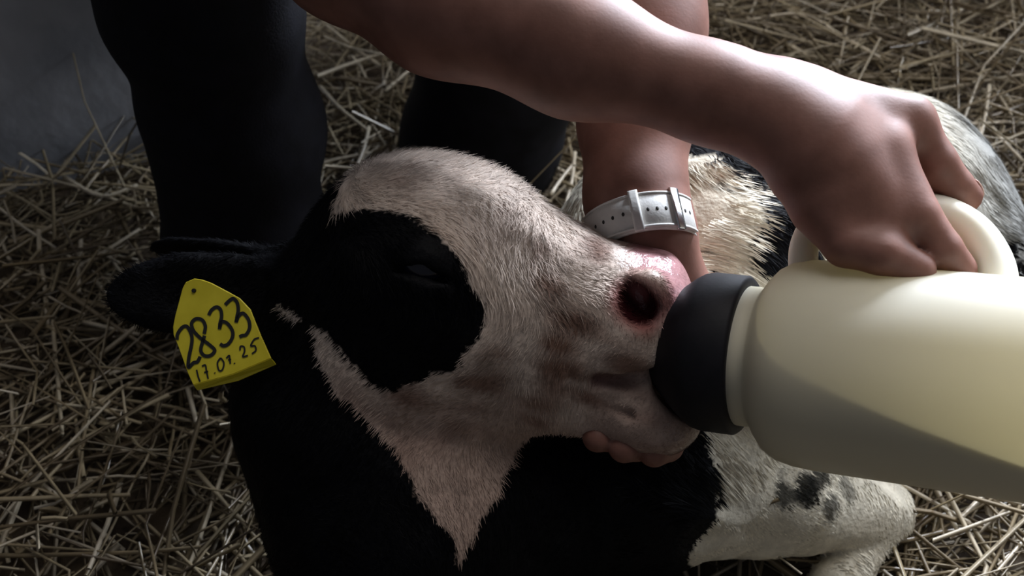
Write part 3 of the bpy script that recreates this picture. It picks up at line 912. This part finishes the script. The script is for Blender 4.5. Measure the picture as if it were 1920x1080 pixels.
# hand under the jaw
hand2 = Field()
hand2.u(Cone(P(1205, 440, .622), P(1225, 640, .642), 0.028, 0.024), 0.014)
hand2.u(Cone(P(1228, 450, .620), P(1280, 600, .640), 0.026, 0.020), 0.014)
hand2.u(Cone(P(1190, 460, .632), P(1165, 650, .655), 0.022, 0.018), 0.012)
f2 = Field()
def finger2(pts, k=0.0022):
    for (a, ra), (b, rb) in zip(pts[:-1], pts[1:]): f2.u(Cone(a, b, ra, rb), k)
finger2([(P(1245, 660, .652), .0115), (P(1255, 790, .640), .0105), (P(1250, 834, .604), .0105), (P(1226, 846, .586), .0098)])
finger2([(P(1215, 670, .655), .0120), (P(1212, 800, .642), .0108), (P(1192, 832, .604), .0108), (P(1170, 838, .586), .0098)])
finger2([(P(1188, 670, .656), .0115), (P(1172, 795, .642), .0102), (P(1142, 816, .604), .0100), (P(1120, 820, .588), .0092)])
finger2([(P(1162, 660, .656), .0105), (P(1130, 770, .648), .0092), (P(1100, 785, .620), .0086), (P(1085, 786, .606), .0078)])
finger2([(P(1262, 500, .632), .0165), (P(1302, 545, .628), .0125), (P(1318, 610, .625), .0110), (P(1310, 660, .622), .0095)])
hand2.u(f2, 0.008)
bod.u(hand2, 0.012)
# trunk, neck, head, legs (beyond the frame)
SH = (S1 + S2) / 2
HIP = np.array([-0.27, 0.66, 0.50])
bod.chain([(S1, 0.06), (SH + [0, 0.02, 0.01], 0.10), (S2, 0.06)], 0.05)
bod.chain([(SH + [-.03, .05, -.03], 0.12), ((SH + HIP) / 2, 0.12), (HIP, 0.13)], 0.05)
HEAD = SH + np.array([0.085, -0.10, 0.20])
FD = unit([0.6, -0.65, -0.5]); FS = unit(np.cross(FD, [0, 0, 1.0])); FU = np.cross(FS, FD)
bod.u(Cone(SH + [0.01, -0.01, 0.06], HEAD - FU * 0.04, 0.052, 0.05), 0.03)
bod.u(Ell(HEAD, (0.095, 0.075, 0.11), (FD, FS, FU)), 0.02)
bod.u(Ell(HEAD + FD * 0.045 - FU * 0.075, (0.05, 0.05, 0.05), (FD, FS, FU)), 0.03)
bod.u(Cone(HEAD + FD * 0.092 + FU * 0.005, HEAD + FD * 0.108 - FU * 0.035, 0.009, 0.014), 0.01)
for sg in (-1, 1):
    bod.u(Ell(HEAD + FS * sg * 0.078 - FU * 0.01 - FD * .005, (0.018, 0.008, 0.03), (FD, FS, FU)), 0.006)
    bod.sub(Ell(HEAD + FD * 0.092 + FS * sg * 0.032 + FU * 0.008, (0.012, 0.016, 0.010), (FD, FS, FU)), 0.01)
bod.sub(Cone(HEAD + FD * 0.098 - FU * 0.07 - FS * 0.02, HEAD + FD * 0.098 - FU * 0.07 + FS * 0.02, 0.004, 0.004), 0.006)
def yplane(px, py, y):
    u = (540.0 - py) / FPX
    return P(px, py, (y - CAM[1]) / (FW[1] + u * UP[1]))
L1 = [yplane(470, 590, .25), yplane(467, 480, .25), yplane(440, 230, .25), yplane(378, 0, .25), yplane(345, -180, .25)]
L2 = [yplane(880, 330, .42), yplane(905, 250, .42), yplane(945, 110, .42), yplane(975, -60, .42), yplane(990, -190, .42)]
H1, H2 = HIP + [-.06, -.07, -.02], HIP + [.08, .06, -.02]
bod.chain([(H1, 0.085), (L1[4], 0.055), (L1[2], 0.05), (L1[0], 0.045)], 0.03)
bod.chain([(H2, 0.085), (L2[4], 0.055), (L2[2], 0.05), (L2[0], 0.045)], 0.03)
bbox = (np.array([-0.06, -0.12, 0.16]), np.array([0.27, 0.09, 0.46]))
V, F, N = polygonize(bod, 'person_body', 0.0023, 0.0075, bbox, 2)
link_mesh('body', mesh_np('person_body', V, F), M_SKIN, person)
# nails
def nail(c, ax_, nn, L=0.0065, W=0.005):
    nn = unit(nn); ax_ = unit(ax_ - (ax_ @ nn) * nn); s = np.cross(nn, ax_)
    link_mesh('fingernail', uv_ell('fingernail', c, (L, W, 0.0012), (ax_, s, nn), 12, 8), M_NAIL, person)
nail(P(1808, 368, .549) + 0.0091 * unit(RT + 0.6 * UP), P(1808, 368, .549) - P(1788, 350, .545), RT + 0.6 * UP)
nail(P(1222, 834, .588) + 0.0083 * unit(-FW + 0.3 * RT), P(1222, 834, .588) - P(1245, 826, .606), -UP * .6 - FW * .8)

# clothing
def cloth(name, field, mat, fold, res=0.007):
    V, F, N = polygonize(field, name, res, res, None, 2)
    q = V * np.array([1, 1, 1.0])
    h = fold * (np.sin(NZ(q, 16.0) * 2.2 + V[:, 2] * 60) * 0.5 + 0.35 * NZ2(q, 30.0))
    V = V + N * h[:, None]
    o = link_mesh(name, mesh_np(name, V, F), mat, person)
    return o
trs = Field()
trs.chain([(L1[0], .074), (L1[1], .074), (L1[2], .0695), (L1[3], .0700), (L1[4], .076), (H1, .11)], 0.03)
trs.chain([(L2[0], .080), (L2[1], .081), (L2[2], .080), (L2[3], .078), (L2[4], .08), (H2, .11)], 0.03)
trs.chain([(H1, .12), (HIP, .145), (H2, .12)], 0.04)
cloth('trousers', trs, M_CLOTH, 0.0022)['label'] = 'black trousers'
shr = Field()
shr.chain([(SH + [-.03, .05, -.03], 0.128), ((SH + HIP) / 2, 0.13), (HIP + [.01, -.02, .03], 0.15)], 0.05)
shr.chain([(S1 + (E1 - S1) * 0.45, 0.062), (S1, 0.07), (SH + [0, 0.02, 0.01], 0.11), (S2, 0.07), (S2 + (E2 - S2) * 0.45, 0.062)], 0.04)
cloth('shirt', shr, M_SHIRT, 0.003, 0.009)['label'] = 'dark short-sleeved shirt'
for L_, fdir in ((L1, unit([0.35, -0.75, 0])), (L2, unit([-0.3, -0.9, 0]))):
    bt = Field()
    a = L_[0].copy(); a[2] = 0.045
    bt.u(Cone(a + [0, 0, 0.07], a, 0.055, 0.05), 0.02)
    bt.u(Cone(a - fdir * 0.02, a + fdir * 0.12, 0.043, 0.04), 0.02)
    V, F, N = polygonize(bt, 'boot', 0.007, 0.007, None, 2)
    V[:, 2] = np.maximum(V[:, 2], 0.006)
    link_mesh('boot', mesh_np('boot', V, F), M_BOOT, person)
hr = Field(); hr.u(Ell(HEAD - FD * 0.012 + FU * 0.022, (0.098, 0.084, 0.105), (FD, FS, FU)), 0.02)
hr.sub(Ell(HEAD + FD * 0.10 - FU * 0.05, (0.085, 0.10, 0.11), (FD, FS, FU)), 0.01)
V, F, N = polygonize(hr, 'hair', 0.008, 0.008, None, 2)
link_mesh('hair', mesh_np('hair', V, F), M_HAIRP, person)

# ------------------------------------------------------------------ wristwatch
WC = P(1200, 438, 0.6218)
WA = unit(P(1204, 470, .6175) - P(1186, 330, .636))          # along the arm, toward the hand
tilt = unit(RT * 0.985 + UP * 0.15)
WA = unit(WA - (WA @ tilt) * tilt)
WX = unit(tilt - (tilt @ WA) * WA); WY = np.cross(WA, WX)
if WY @ FW > 0: WY = -WY                                        # toward the camera
watch = empty('wristwatch', WC)
tag(watch, 'wristwatch with a white perforated strap on the wrist behind the muzzle', 'wristwatch')
RX, RY = 0.0335, 0.0335
def ring_pt(a, off, h): return WC + WX * math.sin(a) * (RX + off) + WY * math.cos(a) * (RY + off) + WA * h
def band(name, a0, a1, off0, off1, h0, h1, mat, n=40, bev=0.0008):
    VV, FF = [], []
    prof = [(off0, h0), (off1 - bev, h0), (off1, h0 + bev), (off1, h1 - bev), (off1 - bev, h1), (off0, h1)]
    m = len(prof)
    for i in range(n + 1):
        a = a0 + (a1 - a0) * i / n
        for o, h in prof: VV.append(ring_pt(a, o, h))
    for i in range(n):
        for j in range(m):
            k = (j + 1) % m
            FF.append([i * m + j, i * m + k, (i + 1) * m + k, (i + 1) * m + j])
    me = mesh_np(name, np.array(VV), np.array(FF))
    bm = bmesh.new(); bm.from_mesh(me); bm.verts.ensure_lookup_table()
    if abs(a1 - a0) < 6.28:
        bm.faces.new([bm.verts[j] for j in range(m)]); bm.faces.new([bm.verts[n * m + j] for j in range(m)])
    bmesh.ops.recalc_face_normals(bm, faces=bm.faces[:]); bm.to_mesh(me); bm.free()
    return link_mesh(name, me, mat, watch, smooth=False)
band('strap', -math.pi, math.pi, -0.001, 0.0018, -0.0125, 0.0125, M_STRAP, 72)
strap_o = band('strap_overlap', -1.25, 1.1, 0.0018, 0.0036, -0.0118, 0.0118, M_STRAP, 40)
band('strap_edge', -1.25, 1.1, 0.0036, 0.0042, -0.0118, -0.0103, M_STRAP, 40, 0.0002)
band('strap_edge', -1.25, 1.1, 0.0036, 0.0042, 0.0103, 0.0118, M_STRAP, 40, 0.0002)
band('keeper_loop', -0.22, -0.06, 0.0036, 0.0056, -0.0138, 0.0138, M_STRAP, 4)
band('buckle', 0.50, 0.66, 0.0036, 0.0056, -0.0142, 0.0142, M_METAL, 4)
for a in (-0.93, -0.74, -0.55, -0.36, 0.06, 0.22, 0.38, 0.80, 0.94):
    c = ring_pt(a, 0.0036, 0.0)
    nrm = unit(c - WC)
    link_mesh('strap_hole', uv_ell('strap_hole', c, (0.0010, 0.0014, 0.0004), (np.cross(WA, nrm), WA, nrm), 10, 6), M_HOLE, strap_o)
me = lathe('watch_case', [(0, 0.0005), (0, 0.018), (0.004, 0.0195), (0.009, 0.019), (0.011, 0.017), (0.0112, 0.0005)], 32, WC - WY * (RY + 0.0005), -WY)
link_mesh('watch_case', me, M_METAL, watch)

# ------------------------------------------------------------------ single straw stalks on top of the bedding
protos = []
for k in range(12):
    L_ = random.uniform(0.06, 0.17); r_ = random.uniform(0.0016, 0.0030)
    nseg = 4; kink = random.choice([0, 0, 0, 1]); VV = []; FF = []
    ns = 5
    for i in range(5):
        t = i / 4 - 0.5
        c = np.array([t * L_, random.uniform(-1, 1) * 0.0015 + (abs(t) * L_ * 0.5 if kink else t * t * L_ * random.uniform(-.12, .12)), 0])
        for a in range(ns):
            an = 2 * math.pi * a / ns
            VV.append(c + np.array([0, math.cos(an), 0.75 * math.sin(an)]) * r_ * (1 - 0.3 * (t + .5)))
    for i in range(4):
        for a in range(ns):
            b = (a + 1) % ns
            FF.append([i * ns + a, i * ns + b, (i + 1) * ns + b, (i + 1) * ns + a])
    me = mesh_np('straw_stalk', np.array(VV), np.array(FF)); me.materials.append(M_STALK)
    me.polygons.foreach_set('use_smooth', np.ones(len(me.polygons), dtype=bool))
    protos.append(me)
REG = [
    ([(0, 250), (270, 240), (310, 490), (210, 540), (210, 600), (330, 660), (370, 740), (450, 730), (480, 860), (480, 1080), (0, 1080)], 95, 'single straw stalk lying left of the black trouser leg and ear tag', 'stalks left of the trouser leg'),
    ([(590, 60), (790, 120), (745, 290), (640, 330), (615, 330)], 45, 'single straw stalk lying between the two black trouser legs', 'stalks between the trouser legs'),
    ([(1055, 240), (1085, 300), (1095, 375), (1030, 390), (1015, 340)], 6, 'single straw stalk lying between trouser leg and watch arm', 'stalks beside the watch arm'),
    ([(1290, 10), (1420, 90), (1600, 130), (1760, 180), (1850, 260), (1900, 400), (1920, 420), (1920, 0)], 95, 'single straw stalk lying behind the forearm and calf rump', 'stalks behind the forearm'),
    ([(1680, 890), (1920, 930), (1920, 1080), (1680, 1080)], 35, 'single straw stalk lying under the bottle beside the calf knee', 'stalks under the bottle'),
]
HERO = [
    ([(155, 603), (210, 616), (262, 627)], 'pale straight straw stalk just left below the calf ear tip'),
    ([(120, 332), (190, 368), (258, 346)], 'pale kinked straw stalk below the grey wall at left edge'),
    ([(600, 162), (640, 205), (688, 243)], 'long pale straw stalk slanting down beside the left trouser leg'),
    ([(692, 238), (682, 280), (664, 322)], 'pale straw stalk standing right above the calf forehead'),
    ([(720, 172), (755, 142), (795, 112)], 'pale curved straw stalk ending at the rear trouser leg'),
    ([(1032, 366), (1052, 336), (1076, 306)], 'pale slanting straw stalk beside the watch arm'),
    ([(1078, 286), (1072, 340), (1060, 386)], 'pale upright straw stalk touching the watch arm'),
    ([(352, 728), (360, 760), (368, 792)], 'short whitish straw stalk under the yellow ear tag'),
    ([(1392, 40), (1500, 26), (1570, 62), (1650, 108)], 'long arched straw stalk above the forearm'),
    ([(1855, 160), (1848, 215), (1838, 262)], 'upright straw stalk right of the calf rump'),
    ([(1836, 238), (1842, 280), (1840, 322)], 'short upright straw stalk against the calf rump'),
    ([(1860, 240), (1885, 268), (1918, 302)], 'slanting straw stalk at right edge beyond the rump'),
    ([(1756, 920), (1775, 955), (1796, 996)], 'pale straw stalk right of the calf knee'),
    ([(1690, 905), (1800, 915), (1915, 945)], 'long straw stalk lying along the underside of the bottle'),
    ([(150, 500), (200, 470), (262, 430)], 'straw stalk slanting up toward the trouser leg'),
]
for pl, lab in HERO:
    q = []
    for (hx, hy) in pl:
        b0 = floor_at(hx, hy, 0.05)
        hh = float(bed_height(np.array([b0[0]]), np.array([b0[1]]))[0]) + 0.014
        q.append(floor_at(hx, hy, hh))
    q = spline(q, 4)
    o = link_mesh('straw_stalk', tube('straw_stalk', q, np.linspace(0.0024, 0.0018, len(q)), 6), M_PALE)
    tag(o, lab, 'straw')
for poly, cnt, lab, grp in REG:
    xs_ = [p[0] for p in poly]; ys_ = [p[1] for p in poly]; made = 0; tries = 0
    while made < cnt and tries < 5000:
        tries += 1
        qx, qy = random.uniform(min(xs_), max(xs_)), random.uniform(min(ys_), max(ys_))
        if not in_poly(np.array([qx]), np.array([qy]), poly)[0]: continue
        b0 = floor_at(qx, qy, 0.05)
        h = float(bed_height(np.array([b0[0]]), np.array([b0[1]]))[0]) + random.uniform(0.001, 0.012)
        b0 = floor_at(qx, qy, h)
        rw = np.array([b0[0] + 0.46, b0[1] - 0.478])
        if rw @ wl < 0.2 and rw @ np.array([-wl[1], wl[0]]) > -0.05: continue
        o = bpy.data.objects.new('straw_stalk', random.choice(protos)); COL.objects.link(o)
        o.location = b0
        o.rotation_euler = (random.uniform(0, 6.28), random.gauss(0, 0.14), random.uniform(0, 6.28))
        s = random.uniform(0.7, 1.2); o.scale = (s, s, s)
        tag(o, lab, 'straw', grp); made += 1
